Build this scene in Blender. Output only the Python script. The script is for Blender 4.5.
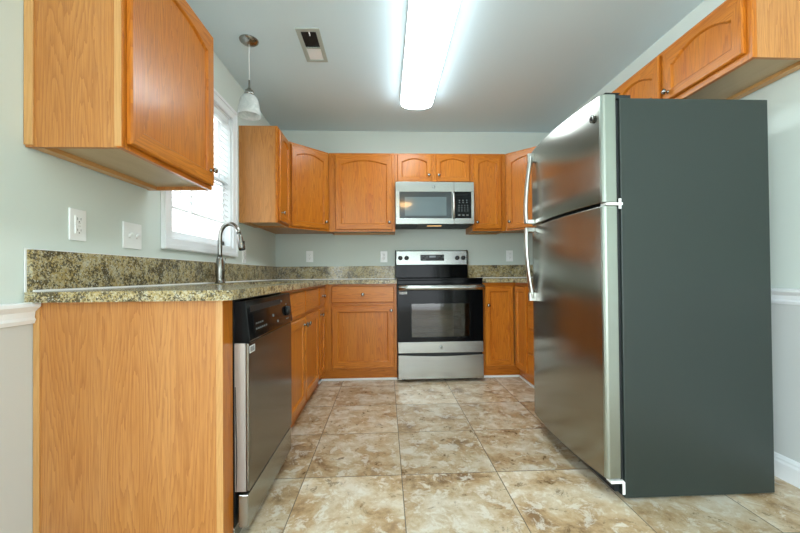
import bpy, math, random
from mathutils import Vector, Matrix
random.seed(7)
for o in list(bpy.data.objects): bpy.data.objects.remove(o)
scene = bpy.context.scene
COL = scene.collection

# ------------------------------------------------------------------ dimensions
W, H = 2.966, 2.479            # kitchen width, ceiling height
YR = -6.9                      # far end of the open room behind the camera
XL = -2.3                      # left extent of the open room behind the camera
YK = -4.3                      # where the left kitchen wall ends

# ------------------------------------------------------------------ camera
cd = bpy.data.cameras.new('camera'); cam = bpy.data.objects.new('camera', cd); COL.objects.link(cam)
yaw, pitch, roll, FPX = 0.0422, 0.0099, -0.0089, 356.88
f = Vector((math.sin(yaw)*math.cos(pitch), math.cos(yaw)*math.cos(pitch), math.sin(pitch)))
r = Vector((math.cos(yaw), -math.sin(yaw), 0)); u = r.cross(f)
r2 = r*math.cos(roll) + u*math.sin(roll); u2 = u*math.cos(roll) - r*math.sin(roll)
cam.matrix_world = Matrix(((r2.x, u2.x, -f.x, 1.1581), (r2.y, u2.y, -f.y, -3.8041), (r2.z, u2.z, -f.z, 0.9487), (0, 0, 0, 1)))
cd.sensor_fit = 'HORIZONTAL'; cd.sensor_width = 36.0; cd.lens = FPX/800*36
cd.shift_x = -0.856/800; cd.shift_y = 4.3675/800
cd.clip_start = 0.02
scene.camera = cam

# ------------------------------------------------------------------ world, lights, exposure
world = bpy.data.worlds.new('world'); scene.world = world; world.use_nodes = True
wn = world.node_tree.nodes; bg = wn['Background']
bg.inputs['Color'].default_value = (0.90, 0.95, 1.0, 1); bg.inputs['Strength'].default_value = 2.4

def area(name, loc, rot, sx, sy, power, color):
    l = bpy.data.lights.new(name, 'AREA'); l.shape = 'RECTANGLE'; l.size = sx; l.size_y = sy
    l.energy = power; l.color = color
    o = bpy.data.objects.new(name, l); COL.objects.link(o); o.location = loc; o.rotation_euler = rot
    return o
# area lamps: daylight stand-ins at the rear openings, then two added fills
area('daylight_rear_left', (-1.0, YR+0.25, 1.40), (math.radians(112), 0, 0), 1.7, 1.2, 74, (0.80, 0.94, 1.0))
area('daylight_rear_door', (1.7, YR+0.40, 1.05), (math.radians(112), 0, 0), 1.7, 1.9, 12, (0.80, 0.94, 1.0))
area('fill_dining_side', (XL+0.40, -5.6, 1.05), (0, math.radians(-112), 0), 1.9, 1.8, 68, (0.80, 0.94, 1.0))  # added lamp at an invented side opening, brightens the room
area('ceiling_fill_outside', (-1.15, -1.46, 0.75), (0, math.radians(-122), 0), 1.0, 1.6, 62, (0.90, 0.96, 1.0))  # added lamp outside the window, aimed up to brighten the ceiling
TUBE = 9.0                    # brightness of the ceiling fixture's diffuser
LAMP = 14.0                    # brightness of the dome light's glass
vs = scene.view_settings
vs.view_transform = 'Standard'; vs.look = 'None'; vs.gamma = 1.0; vs.use_curve_mapping = False
vs.exposure = 0.84

# ------------------------------------------------------------------ node helpers
def lin(c):
    return tuple(((x/255)/12.92 if x/255 <= 0.04045 else ((x/255+0.055)/1.055)**2.4) for x in c) + (1,)

def mat(name, rgb=(200, 200, 200), rough=0.5, metal=0.0, coat=0.0, spec=0.5):
    m = bpy.data.materials.new(name); m.use_nodes = True
    b = m.node_tree.nodes['Principled BSDF']
    b.inputs['Base Color'].default_value = lin(rgb); b.inputs['Roughness'].default_value = rough
    b.inputs['Metallic'].default_value = metal; b.inputs['Coat Weight'].default_value = coat
    b.inputs['Specular IOR Level'].default_value = spec
    return m

class NT:
    def __init__(s, m): s.t = m.node_tree; s.b = s.t.nodes['Principled BSDF']
    def n(s, typ, **kw):
        nd = s.t.nodes.new(typ)
        for k, v in kw.items(): setattr(nd, k, v)
        return nd
    def l(s, a, b): s.t.links.new(a, b)
    def val(s, node, name, v): node.inputs[name].default_value = v
    def math(s, op, a, b=None):
        nd = s.n('ShaderNodeMath', operation=op)
        for i, x in enumerate((a, b)):
            if x is None: continue
            if isinstance(x, (int, float)): nd.inputs[i].default_value = x
            else: s.l(x, nd.inputs[i])
        return nd.outputs[0]
    def noise(s, vec, scale, detail=2.0, rough=0.5, dist=0.0):
        nd = s.n('ShaderNodeTexNoise'); s.l(vec, nd.inputs['Vector'])
        s.val(nd, 'Scale', scale); s.val(nd, 'Detail', detail); s.val(nd, 'Roughness', rough); s.val(nd, 'Distortion', dist)
        return nd.outputs['Fac']
    def mapping(s, vec, scale=(1, 1, 1), loc=(0, 0, 0)):
        nd = s.n('ShaderNodeMapping'); s.l(vec, nd.inputs['Vector']); s.val(nd, 'Scale', scale); s.val(nd, 'Location', loc)
        return nd.outputs[0]
    def ramp(s, fac, stops, interp='LINEAR'):
        nd = s.n('ShaderNodeValToRGB'); cr = nd.color_ramp; cr.interpolation = interp
        while len(cr.elements) < len(stops): cr.elements.new(0.5)
        for e, (p, c) in zip(cr.elements, stops):
            e.position = p; e.color = lin(c) if len(c) == 3 else c
        s.l(fac, nd.inputs[0]); return nd.outputs['Color']
    def mix(s, fac, a, b, mode='MIX'):
        nd = s.n('ShaderNodeMix', data_type='RGBA', blend_type=mode)
        for i, x in ((0, fac), (6, a), (7, b)):
            if isinstance(x, (int, float)): nd.inputs[i].default_value = x
            elif isinstance(x, tuple): nd.inputs[i].default_value = lin(x)
            else: s.l(x, nd.inputs[i])
        return nd.outputs[2]
    def bump(s, h, strength=0.2, dist=0.002):
        nd = s.n('ShaderNodeBump'); s.l(h, nd.inputs['Height']); s.val(nd, 'Strength', strength); s.val(nd, 'Distance', dist)
        s.l(nd.outputs[0], s.b.inputs['Normal'])
    def color(s, c): s.l(c, s.b.inputs['Base Color'])
    def rough(s, c): s.l(c, s.b.inputs['Roughness'])

def wood(name, light, mid, dark, rough, coat, figure=26.0, contrast=0.55):
    m = mat(name, mid, rough, 0, coat); t = NT(m)
    m.node_tree.nodes['Principled BSDF'].inputs['Coat Roughness'].default_value = 0.12
    uv = t.n('ShaderNodeTexCoord').outputs['UV']
    # broad cathedral figure: contour lines of a stretched noise
    n1 = t.noise(t.mapping(uv, (6.0, 0.42, 1)), 1.0, 2.0, 0.5, 0.1)
    jag = t.noise(t.mapping(uv, (120, 9, 1)), 1.0, 2.0, 0.6)
    ring = t.math('FRACT', t.math('ADD', t.math('MULTIPLY', n1, figure*1.6), t.math('MULTIPLY', jag, 0.9)))
    ring = t.math('POWER', ring, 2.6)
    fine = t.noise(t.mapping(uv, (260, 7, 1)), 1.0, 3.0, 0.6)
    broad = t.noise(t.mapping(uv, (9, 0.8, 1)), 1.0, 3.0, 0.6)
    pore = t.noise(t.mapping(uv, (420, 16, 1)), 1.0, 2.0, 0.5)
    base = t.ramp(broad, [(0.30, mid), (0.70, light)])
    base = t.mix(t.math('MULTIPLY', ring, contrast), base, dark)
    base = t.mix(t.ramp(fine, [(0.45, (0, 0, 0)), (0.70, (175, 175, 175))]), base, dark)
    base = t.mix(t.ramp(pore, [(0.60, (0, 0, 0)), (0.72, (100, 100, 100))]), base, dark)
    t.color(base)
    t.bump(t.math('ADD', fine, t.math('MULTIPLY', pore, 0.8)), 0.10, 0.001)
    return m

M = {}
M['veneer'] = wood('oak_veneer', (204, 143, 80), (192, 126, 60), (142, 78, 30), 0.42, 0.10, 24, 0.44)
M['oak'] = wood('oak_solid', (210, 131, 44), (196, 111, 30), (138, 64, 10), 0.28, 0.08, 22, 0.48)
M['oak'].node_tree.nodes['Principled BSDF'].inputs['Specular IOR Level'].default_value = 0.32
M['oakedge'] = wood('oak_edge', (214, 164, 102), (204, 150, 88), (180, 124, 68), 0.4, 0.2, 20, 0.3)
M['underside'] = wood('cabinet_underside', (196, 172, 138), (190, 165, 130), (176, 148, 112), 0.5, 0.1, 16, 0.2)

def wall_mat(name, up, low=None):
    m = mat(name, up, 0.75); t = NT(m)
    g = t.n('ShaderNodeNewGeometry').outputs['Position']
    t.bump(t.noise(g, 90, 3, 0.6), 0.12, 0.002)
    if low:
        z = t.n('ShaderNodeSeparateXYZ'); t.l(g, z.inputs[0])
        t.color(t.mix(t.math('GREATER_THAN', z.outputs[2], 0.83), low, up))
    return m
M['wall'] = wall_mat('wall_paint', (205, 213, 205))
M['wall2'] = wall_mat('wall_paint_two_tone', (218, 226, 219), (214, 216, 214))
M['ceiling'] = wall_mat('ceiling_paint', (218, 235, 242))
M['white'] = mat('white_trim', (246, 248, 250), 0.35)
M['plastic'] = mat('white_plastic', (250, 251, 250), 0.3)
M['slot'] = mat('dark_slot', (40, 40, 40), 0.6)
M['caulk'] = mat('white_caulk', (245, 245, 245), 0.4)
M['black'] = mat('black_gloss', (12, 13, 14), 0.10, 0, 0, 0.15)
M['matteblack'] = mat('matte_black', (22, 23, 24), 0.5)
M['display'] = mat('display_glass', (16, 18, 19), 0.15, 0, 0, 0.2)
M['mark'] = mat('panel_marking', (104, 110, 110), 0.5)
M['label'] = mat('paper_label', (225, 225, 222), 0.6)
M['chrome'] = mat('chrome', (225, 225, 225), 0.08, 1)
M['nickel'] = mat('brushed_nickel', (150, 148, 143), 0.22, 1)
M['filter'] = mat('filter_mesh', (70, 74, 72), 0.5, 0.6)
M['rubber'] = mat('dark_gasket', (26, 30, 32), 0.6)
M['dwside'] = mat('dishwasher_door_side', (172, 165, 160), 0.4, 0.6)

ANISO = 0.75
def steel(name, rgb, rough, axis):
    m = mat(name, rgb, rough, 1.0); t = NT(m)
    o = t.n('ShaderNodeTexCoord').outputs['Object']
    sc = [700, 700, 700]; sc[axis] = 3
    n = t.noise(t.mapping(o, tuple(sc)), 1.0, 2, 0.5)
    t.rough(t.math('ADD', t.math('MULTIPLY', n, 0.05), rough-0.025))
    tg = t.n('ShaderNodeTangent', direction_type='RADIAL', axis='Z'); t.l(tg.outputs[0], t.b.inputs['Tangent']); t.b.inputs['Anisotropic'].default_value = ANISO if axis != 2 else 0.0
    t.bump(n, 0.015, 0.0002)
    return m
M['steelX'] = steel('stainless_steel', (176, 178, 174), 0.26, 0)
M['steeldw'] = steel('stainless_steel_dishwasher', (134, 130, 122), 0.24, 0)
M['steelY'] = steel('stainless_steel_door', (160, 158, 150), 0.24, 1)
M['steeledge'] = steel('stainless_steel_door_edge', (160, 166, 158), 0.36, 2)
M['steelZ'] = steel('stainless_steel_edge', (214, 216, 212), 0.30, 2)
m = mat('fridge_side', (40, 49, 46), 0.38); t = NT(m)
o_ = t.n('ShaderNodeTexCoord').outputs['Object']
t.bump(t.noise(o_, 500, 2, 0.5), 0.25, 0.0006)
sp = t.noise(o_, 28, 4, 0.7)
t.color(t.mix(t.ramp(sp, [(0.80, (0, 0, 0)), (0.83, (255, 255, 255))]), (40, 49, 46), (120, 128, 126)))
M['fridgeside'] = m

m = mat('granite', (180, 168, 130), 0.14, 0, 0, 0.32); t = NT(m)
g = t.n('ShaderNodeNewGeometry').outputs['Position']
gd = t.mapping(g, (1, 1, 1), (3, 7, 1))
a = t.noise(gd, 14, 3, 0.6, 0.6)
b_ = t.noise(gd, 110, 4, 0.75, 0.6)
c_ = t.noise(gd, 190, 3, 0.7, 0.3)
col = t.ramp(t.noise(gd, 60, 4, 0.75), [(0.32, (138, 122, 82)), (0.46, (178, 158, 110)), (0.58, (200, 190, 160)), (0.70, (146, 146, 136))])
dk = t.math('ADD', t.math('MULTIPLY', b_, 0.75), t.math('MULTIPLY', a, 0.42))
col = t.mix(t.ramp(t.noise(gd, 9, 3, 0.6), [(0.45, (0, 0, 0)), (0.60, (150, 150, 150))]), col, (186, 156, 92))
col = t.mix(t.ramp(dk, [(0.575, (0, 0, 0)), (0.625, (235, 235, 235))]), col, (44, 38, 28))
col = t.mix(t.ramp(c_, [(0.56, (0, 0, 0)), (0.62, (190, 190, 190))]), col, (92, 88, 72))
col = t.mix(t.ramp(t.noise(gd, 150, 2, 0.6), [(0.62, (0, 0, 0)), (0.67, (210, 210, 210))]), col, (222, 220, 208))
t.color(col); M['granite'] = m
m = m.copy(); m.name = 'granite_cut_edge'; NT(m).b.inputs['Roughness'].default_value = 0.45; M['graniteedge'] = m

# floor tiles
m = mat('floor_tile', (190, 172, 146), 0.32); t = NT(m)
g = t.n('ShaderNodeNewGeometry').outputs['Position']
sx = t.n('ShaderNodeSeparateXYZ'); t.l(g, sx.inputs[0])
T = 0.455
fx = t.math('DIVIDE', t.math('SUBTRACT', sx.outputs[0], 0.770 - 10*T), T)
fy = t.math('DIVIDE', t.math('SUBTRACT', sx.outputs[1], -0.742 - 20*T), T)
ix, iy = t.math('FLOOR', fx), t.math('FLOOR', fy)
ex = t.math('ABSOLUTE', t.math('SUBTRACT', t.math('FRACT', fx), 0.5))
ey = t.math('ABSOLUTE', t.math('SUBTRACT', t.math('FRACT', fy), 0.5))
edge = t.math('MAXIMUM', ex, ey)
cmb = t.n('ShaderNodeCombineXYZ'); t.l(ix, cmb.inputs[0]); t.l(iy, cmb.inputs[1])
wn_ = t.n('ShaderNodeTexWhiteNoise'); t.l(cmb.outputs[0], wn_.inputs['Vector'])
sc_ = t.n('ShaderNodeVectorMath', operation='SCALE'); t.l(wn_.outputs['Color'], sc_.inputs[0]); sc_.inputs['Scale'].default_value = 13
ad = t.n('ShaderNodeVectorMath', operation='ADD'); t.l(g, ad.inputs[0]); t.l(sc_.outputs[0], ad.inputs[1])
v = ad.outputs[0]
n1 = t.noise(v, 5.0, 8, 0.68, 0.25)
n2 = t.noise(t.mapping(v, (1, 1, 1), (5, 2, 0)), 13, 9, 0.74, 0.5)
n3 = t.noise(v, 60, 5, 0.75, 0.3)
col = t.ramp(n1, [(0.34, (142, 112, 80)), (0.44, (186, 156, 118)), (0.54, (206, 186, 156)), (0.66, (222, 210, 192))])
col = t.mix(t.ramp(n2, [(0.52, (0, 0, 0)), (0.59, (215, 215, 215))]), col, (228, 222, 210))
col = t.mix(t.ramp(n2, [(0.36, (190, 190, 190)), (0.43, (0, 0, 0))]), col, (120, 98, 74))
col = t.mix(t.ramp(n3, [(0.60, (0, 0, 0)), (0.74, (150, 150, 150))]), col, (126, 104, 80))
tv = t.math('ADD', t.math('MULTIPLY', wn_.outputs['Value'], 0.22), 0.89)
vv = t.n('ShaderNodeCombineXYZ'); [t.l(tv, vv.inputs[i]) for i in range(3)]
col = t.mix(1.0, col, vv.outputs[0], 'MULTIPLY')
gm = t.math('GREATER_THAN', edge, 0.4955)
t.color(t.mix(gm, col, (118, 106, 90)))
h = t.math('ADD', t.math('MULTIPLY', gm, -1.5), t.math('MULTIPLY', n2, 0.8))
t.bump(h, 0.35, 0.002)
t.rough(t.math('ADD', t.math('MULTIPLY', n2, 0.25), 0.18))
M['tile'] = m

def emit(name, rgb, strength):
    m = mat(name, rgb, 0.4); b = m.node_tree.nodes['Principled BSDF']
    b.inputs['Emission Color'].default_value = lin(rgb); b.inputs['Emission Strength'].default_value = strength
    return m
M['tube'] = emit('fluorescent_diffuser', (234, 248, 253), TUBE)
M['warmglass'] = emit('lit_warm_glass', (255, 205, 140), LAMP)
M['lensglint'] = emit('lamp_lens_glint', (255, 200, 130), 0.6)  # weak emission paints a warm reflected highlight on the lens
m = mat('alabaster_glass', (242, 244, 242), 0.25, 0, 0.3); nt = m.node_tree
tl = nt.nodes.new('ShaderNodeBsdfTranslucent'); tl.inputs[0].default_value = (0.95, 0.97, 0.96, 1)
mx = nt.nodes.new('ShaderNodeMixShader'); mx.inputs[0].default_value = 0.4
nt.links.new(nt.nodes['Principled BSDF'].outputs[0], mx.inputs[1]); nt.links.new(tl.outputs[0], mx.inputs[2]); nt.links.new(mx.outputs[0], nt.nodes['Material Output'].inputs[0])
t = NT(m); o_ = t.n('ShaderNodeTexCoord').outputs['Object']
t.color(t.ramp(t.noise(o_, 16, 3, 0.6, 1.5), [(0.35, (205, 212, 210)), (0.65, (246, 248, 246))])); M['alabaster'] = m
m = mat('window_glass', (255, 255, 255), 0.0); nt = m.node_tree
gl = nt.nodes.new('ShaderNodeBsdfGlossy'); gl.inputs['Roughness'].default_value = 0.02
tr = nt.nodes.new('ShaderNodeBsdfTransparent'); mx = nt.nodes.new('ShaderNodeMixShader'); mx.inputs[0].default_value = 0.06
nt.links.new(tr.outputs[0], mx.inputs[1]); nt.links.new(gl.outputs[0], mx.inputs[2]); nt.links.new(mx.outputs[0], nt.nodes['Material Output'].inputs[0])
M['glass'] = m
m = mat('oven_window_glass', (255, 255, 255), 0.0); nt = m.node_tree
gl = nt.nodes.new('ShaderNodeBsdfGlossy'); gl.inputs['Roughness'].default_value = 0.04
tr = nt.nodes.new('ShaderNodeBsdfTransparent'); tr.inputs[0].default_value = (0.5, 0.47, 0.42, 1)
mx = nt.nodes.new('ShaderNodeMixShader'); mx.inputs[0].default_value = 0.06
nt.links.new(tr.outputs[0], mx.inputs[1]); nt.links.new(gl.outputs[0], mx.inputs[2]); nt.links.new(mx.outputs[0], nt.nodes['Material Output'].inputs[0])
M['ovenglass'] = m
M['enamel'] = mat('oven_enamel', (130, 116, 96), 0.5)
m = mat('blind_slat', (244, 246, 246), 0.45); nt = m.node_tree; b = nt.nodes['Principled BSDF']
tl = nt.nodes.new('ShaderNodeBsdfTranslucent'); tl.inputs[0].default_value = (0.9, 0.92, 0.92, 1)
mx = nt.nodes.new('ShaderNodeMixShader'); mx.inputs[0].default_value = 0.22
nt.links.new(b.outputs[0], mx.inputs[1]); nt.links.new(tl.outputs[0], mx.inputs[2]); nt.links.new(mx.outputs[0], nt.nodes['Material Output'].inputs[0])
M['slat'] = m
M['microglass'] = mat('microwave_window', (86, 100, 102), 0.10, 0, 0.6)  # teal-grey reflection is put into the pane's base colour
M['microdoor'] = mat('microwave_door_glass', (38, 42, 44), 0.10, 0, 0.5)
M['siding'] = mat('house_siding', (230, 232, 235), 0.7)
M['lawn'] = mat('lawn', (150, 165, 130), 0.9)

# ------------------------------------------------------------------ mesh builder
class MB:
    def __init__(s): s.v = []; s.f = []; s.m = []; s.uv = []; s.sm = []
    def face(s, idx, uvs, mi=0, smooth=False):
        s.f.append(tuple(idx)); s.uv.append(uvs); s.m.append(mi); s.sm.append(smooth)
    def box(s, x0, x1, y0, y1, z0, z1, grain='z', mi=0, M4=None):
        g = 'xyz'.index(grain); off = (random.random()*7, random.random()*7)
        P = [Vector((x, y, z)) for x in (x0, x1) for y in (y0, y1) for z in (z0, z1)]
        k = len(s.v)
        for p in P: s.v.append(M4 @ p if M4 else p)
        for idx, n in (((0, 1, 3, 2), 0), ((4, 6, 7, 5), 0), ((0, 4, 5, 1), 1), ((2, 3, 7, 6), 1), ((0, 2, 6, 4), 2), ((1, 5, 7, 3), 2)):
            ax = [a for a in range(3) if a != n]
            if g in ax: va = g; ua = [a for a in ax if a != g][0]
            else: va, ua = ax
            s.face([k+i for i in idx], [(P[i][ua]+off[0], P[i][va]*(1 if g != n else .3)+off[1]) for i in idx], mi)
    def prism(s, pts, z0, z1, mi=0, M4=None):
        k = len(s.v); n = len(pts); off = random.random()*5
        for z in (z0, z1):
            for x, y in pts: s.v.append(M4 @ Vector((x, y, z)) if M4 else Vector((x, y, z)))
        s.face([k+i for i in reversed(range(n))], [(pts[i][0]+off, pts[i][1]) for i in reversed(range(n))], mi)
        s.face([k+n+i for i in range(n)], [(pts[i][0]+off, pts[i][1]) for i in range(n)], mi)
        L = 0
        for i in range(n):
            j = (i+1) % n; d = math.dist(pts[i], pts[j])
            s.face([k+i, k+j, k+n+j, k+n+i], [(L+off, z0), (L+d+off, z0), (L+d+off, z1), (L+off, z1)], mi); L += d
    def lathe(s, prof, seg=20, M4=None, mi=0, caps=True):
        """prof: list of (radius, height) round local z"""
        k = len(s.v)
        for rr, h in prof:
            for i in range(seg):
                a = 2*math.pi*i/seg; p = Vector((rr*math.cos(a), rr*math.sin(a), h)); s.v.append(M4 @ p if M4 else p)
        for j in range(len(prof)-1):
            for i in range(seg):
                i2 = (i+1) % seg
                s.face([k+j*seg+i, k+j*seg+i2, k+(j+1)*seg+i2, k+(j+1)*seg+i], [(i/seg, prof[j][1]), ((i+1)/seg, prof[j][1]), ((i+1)/seg, prof[j+1][1]), (i/seg, prof[j+1][1])], mi, True)
        if caps:
            s.face([k+i for i in reversed(range(seg))], [(0, 0)]*seg, mi)
            e = k+(len(prof)-1)*seg; s.face([e+i for i in range(seg)], [(0, 0)]*seg, mi)
    def tube(s, path, rad, seg=12, mi=0, flat=None):
        path = [Vector(p) for p in path]; k = len(s.v); N = len(path)
        rad = rad if isinstance(rad, (list, tuple)) else [rad]*N
        prev = None
        for i, p in enumerate(path):
            tdir = (path[min(i+1, N-1)] - path[max(i-1, 0)]).normalized()
            if prev is None:
                a = Vector((0, 0, 1)) if abs(tdir.z) < .9 else Vector((1, 0, 0)); a = (a - tdir*a.dot(tdir)).normalized()
            else: a = (prev - tdir*prev.dot(tdir)).normalized()
            prev = a; b = tdir.cross(a)
            for q in range(seg):
                an = 2*math.pi*q/seg
                s.v.append(p + a*rad[i]*math.cos(an) + b*rad[i]*math.sin(an)*(flat or 1))
        for i in range(N-1):
            for q in range(seg):
                q2 = (q+1) % seg
                s.face([k+i*seg+q, k+i*seg+q2, k+(i+1)*seg+q2, k+(i+1)*seg+q], [(0, 0)]*4, mi, True)
        s.face([k+q for q in reversed(range(seg))], [(0, 0)]*seg, mi); e = k+(N-1)*seg; s.face([e+q for q in range(seg)], [(0, 0)]*seg, mi)
    def loops(s, loops, mi=0, close=False, grains=None):
        """stitched closed loops of 3d points with equal counts; grains gives per segment 'x' or 'z'"""
        k = len(s.v); n = len(loops[0]); off = [(random.random()*5, random.random()*5) for _ in range(4)]
        for lp in loops:
            for p in lp: s.v.append(Vector(p))
        for j in range(len(loops)-1):
            for i in range(n):
                i2 = (i+1) % n; idx = [k+j*n+i, k+j*n+i2, k+(j+1)*n+i2, k+(j+1)*n+i]
                gi = grains[i] if grains else 2
                uv = []
                for q in idx:
                    p = s.v[q]; o2 = off[gi]
                    uv.append((p.x+p.y+o2[0], p.z+o2[1]) if gi in (1, 3) else (p.z+p.y+o2[0], p.x+o2[1]))
                s.face(idx, uv, mi)
        if close:
            e = k+(len(loops)-1)*n; s.face([e+i for i in range(n)], [(s.v[e+i].x+off[0][0], s.v[e+i].z+off[0][1]) for i in range(n)], mi)
    def build(s, name, mats, parent=None, bevel=0, recalc=True):
        me = bpy.data.meshes.new(name); me.from_pydata([tuple(v) for v in s.v], [], s.f)
        if not isinstance(mats, (list, tuple)): mats = [mats]
        for x in mats: me.materials.append(M[x] if isinstance(x, str) else x)
        ul = me.uv_layers.new(name='UVMap'); li = 0
        for p, uvs, mi, sm in zip(me.polygons, s.uv, s.m, s.sm):
            p.material_index = mi; p.use_smooth = sm
            for q in range(p.loop_total): ul.data[p.loop_start+q].uv = uvs[q]
        if recalc:
            import bmesh
            bm = bmesh.new(); bm.from_mesh(me); bmesh.ops.recalc_face_normals(bm, faces=bm.faces); bm.to_mesh(me); bm.free()
        o = bpy.data.objects.new(name, me); COL.objects.link(o)
        if parent: o.parent = parent
        if bevel:
            b = o.modifiers.new('bevel', 'BEVEL'); b.width = bevel; b.segments = 2; b.limit_method = 'ANGLE'; b.angle_limit = math.radians(40)
        return o

def tag(o, label, cat, group=None):
    o['label'] = label; o['category'] = cat
    if group: o['group'] = group
    return o
def thing(name, label, cat, loc=(0, 0, 0), rotz=0, group=None):
    o = bpy.data.objects.new(name, None); COL.objects.link(o); o.location = loc; o.rotation_euler = (0, 0, rotz)
    o.empty_display_size = 0.1
    return tag(o, label, cat, group)
def struct(o): o['kind'] = 'structure'; return o
def sbox(name, mname, *dims, parent=None, bevel=0):
    b = MB(); b.box(*dims); o = b.build(name, mname, parent, bevel)
    if not parent: struct(o)
    return o
def RT(axis, deg, loc=(0, 0, 0)): return Matrix.Translation(loc) @ Matrix.Rotation(math.radians(deg), 4, axis)
R90 = math.radians(90)

# ------------------------------------------------------------------ room shell
th = 0.14
sbox('floor', 'tile', XL-th, W+th, YR-th, th, -0.1, 0)
sbox('ceiling', 'ceiling', XL-th, W+th, YR-th, th, H, H+0.1)
sbox('wall_back', 'wall', -th, W+th, 0, th, 0, H)
sbox('wall_right', 'wall2', W, W+th, YR, 0, 0, H)
WY0, WY1, WZ0, WZ1 = -1.845, -1.075, 1.155, 2.135     # sink window opening
b = MB()
b.box(-th, 0, YK, WY0, 0, H); b.box(-th, 0, WY1, 0, 0, H)
b.box(-th, 0, WY0, WY1, 0, WZ0); b.box(-th, 0, WY0, WY1, WZ1, H)
struct(b.build('wall_left', 'wall2'))
b = MB(); b.box(XL-th, XL, YR, -6.5, 0, H); b.box(XL-th, XL, -4.7, YK+th, 0, H); b.box(XL-th, XL, -6.5, -4.7, 2.15, H)
struct(b.build('wall_dining_side', 'wall'))
b = MB(); b.box(XL, XL+.02, -6.57, -6.5, 0, 2.22); b.box(XL, XL+.02, -4.7, -4.63, 0, 2.22); b.box(XL, XL+.02, -6.5, -4.7, 2.15, 2.22); struct(b.build('added_opening_frame', 'white'))  # frame of an unseen opening, added to go with the side lamp
sbox('wall_dining_return', 'wall', XL, -th, YK, YK+th, 0, H)
b = MB()  # rear wall with a window and a patio door
b.box(XL-th, -1.9, YR-th, YR, 0, H); b.box(-1.9, -0.1, YR-th, YR, 0, 0.75); b.box(-1.9, -0.1, YR-th, YR, 2.15, H)
b.box(-0.1, 0.8, YR-th, YR, 0, H); b.box(0.8, 2.6, YR-th, YR, 2.15, H); b.box(2.6, W+th, YR-th, YR, 0, H)
struct(b.build('wall_front', 'wall'))
# outdoors
g_ = sbox('ground', 'lawn', -14, -th-0.01, -9, 6, -0.5, -0.4)
hb = MB(); hb.box(-9.2, -9.0, -8, 6, -0.4, 3.0); 
for k in range(14): hb.box(-9.0, -8.98, -8, 6, -0.4+k*0.22, -0.4+k*0.22+0.19)
tag(hb.build('neighbouring_house', 'siding'), 'pale siding of the house seen through the sink window', 'house')

def trim_profile_y(name, prof, x, sgn, y0, y1, mi='white'):
    """profile (depth, z) swept along y on a wall at x, depth pointing sgn"""
    b = MB(); n = len(prof); k = 0
    for y in (y0, y1):
        for d, z in prof: b.v.append(Vector((x+sgn*d, y, z)))
    for i in range(n):
        j = (i+1) % n; b.face([i, j, n+j, n+i], [(0, 0)]*4)
    b.face(list(range(n)), [(0, 0)]*n); b.face([n+i for i in range(n)], [(0, 0)]*n)
    return struct(b.build(name, mi))
rail = [(0, .798), (.010, .800), (.014, .812), (.010, .820), (.012, .838), (.022, .848), (.030, .856), (.030, .866), (.024, .870), (0, .870)]
basep = [(0, 0), (.016, 0), (.016, .074), (.012, .084), (.012, .092), (.006, .102), (0, .106)]
trim_profile_y('trim_1', rail, 0, 1, YK, -2.586)
trim_profile_y('trim_2', rail, W, -1, YR, -1.63)
trim_profile_y('baseboard_left', basep, 0, 1, YK, -2.586)
trim_profile_y('baseboard_right', basep, W, -1, YR, -1.63)

# ------------------------------------------------------------------ window over the sink
w = bpy.data.objects.new('window_1', None); COL.objects.link(w); struct(w)
b = MB()   # casing, inner jamb liner, stool and apron
cw = 0.072
b.box(0.001, 0.018, WY0-cw, WY0, WZ0, WZ1); b.box(0.001, 0.018, WY1, WY1+cw, WZ0, WZ1)
b.box(0.001, 0.018, WY0-cw, WY1+cw, WZ1, WZ1+cw); b.box(0.001, 0.018, WY0-cw, WY1+cw, WZ0-0.062, WZ0)
b.box(0.0182, 0.025, WY0-cw+.004, WY0-cw+.026, WZ0-.034, WZ1+cw-.027); b.box(0.0182, 0.025, WY1+cw-.026, WY1+cw-.004, WZ0-.034, WZ1+cw-.027)
b.box(0.0182, 0.025, WY0-cw+.004, WY1+cw-.004, WZ1+cw-.026, WZ1+cw-.004); b.box(0.0182, 0.025, WY0-cw+.004, WY1+cw-.004, WZ0-0.058, WZ0-0.036)
b.build('casing', 'white', w, 0.002)
b = MB()
b.box(-th+.002, 0, WY0, WY0+.012, WZ0, WZ1); b.box(-th+.002, 0, WY1-.012, WY1, WZ0, WZ1)
b.box(-th+.002, 0, WY0, WY1, WZ1-.012, WZ1); b.box(-th+.002, 0, WY0, WY1, WZ0, WZ0+.012)
b.build('jamb', 'white', w)
for nm, x, z0, z1 in (('lower_sash', -0.075, WZ0+.012, 1.655), ('upper_sash', -0.105, 1.625, WZ1-.012)):
    b = MB(); y0, y1 = WY0+.012, WY1-.012
    b.box(x, x+.03, y0, y0+.035, z0, z1); b.box(x, x+.03, y1-.035, y1, z0, z1); b.box(x, x+.03, y0, y1, z0, z0+.04); b.box(x, x+.03, y0, y1, z1-.03, z1)
    s_ = b.build(nm, 'white', w, 0.002)
    b = MB(); b.box(x+.013, x+.017, y0+.03, y1-.03, z0+.035, z1-.025); b.build('pane', 'glass', s_)

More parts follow.
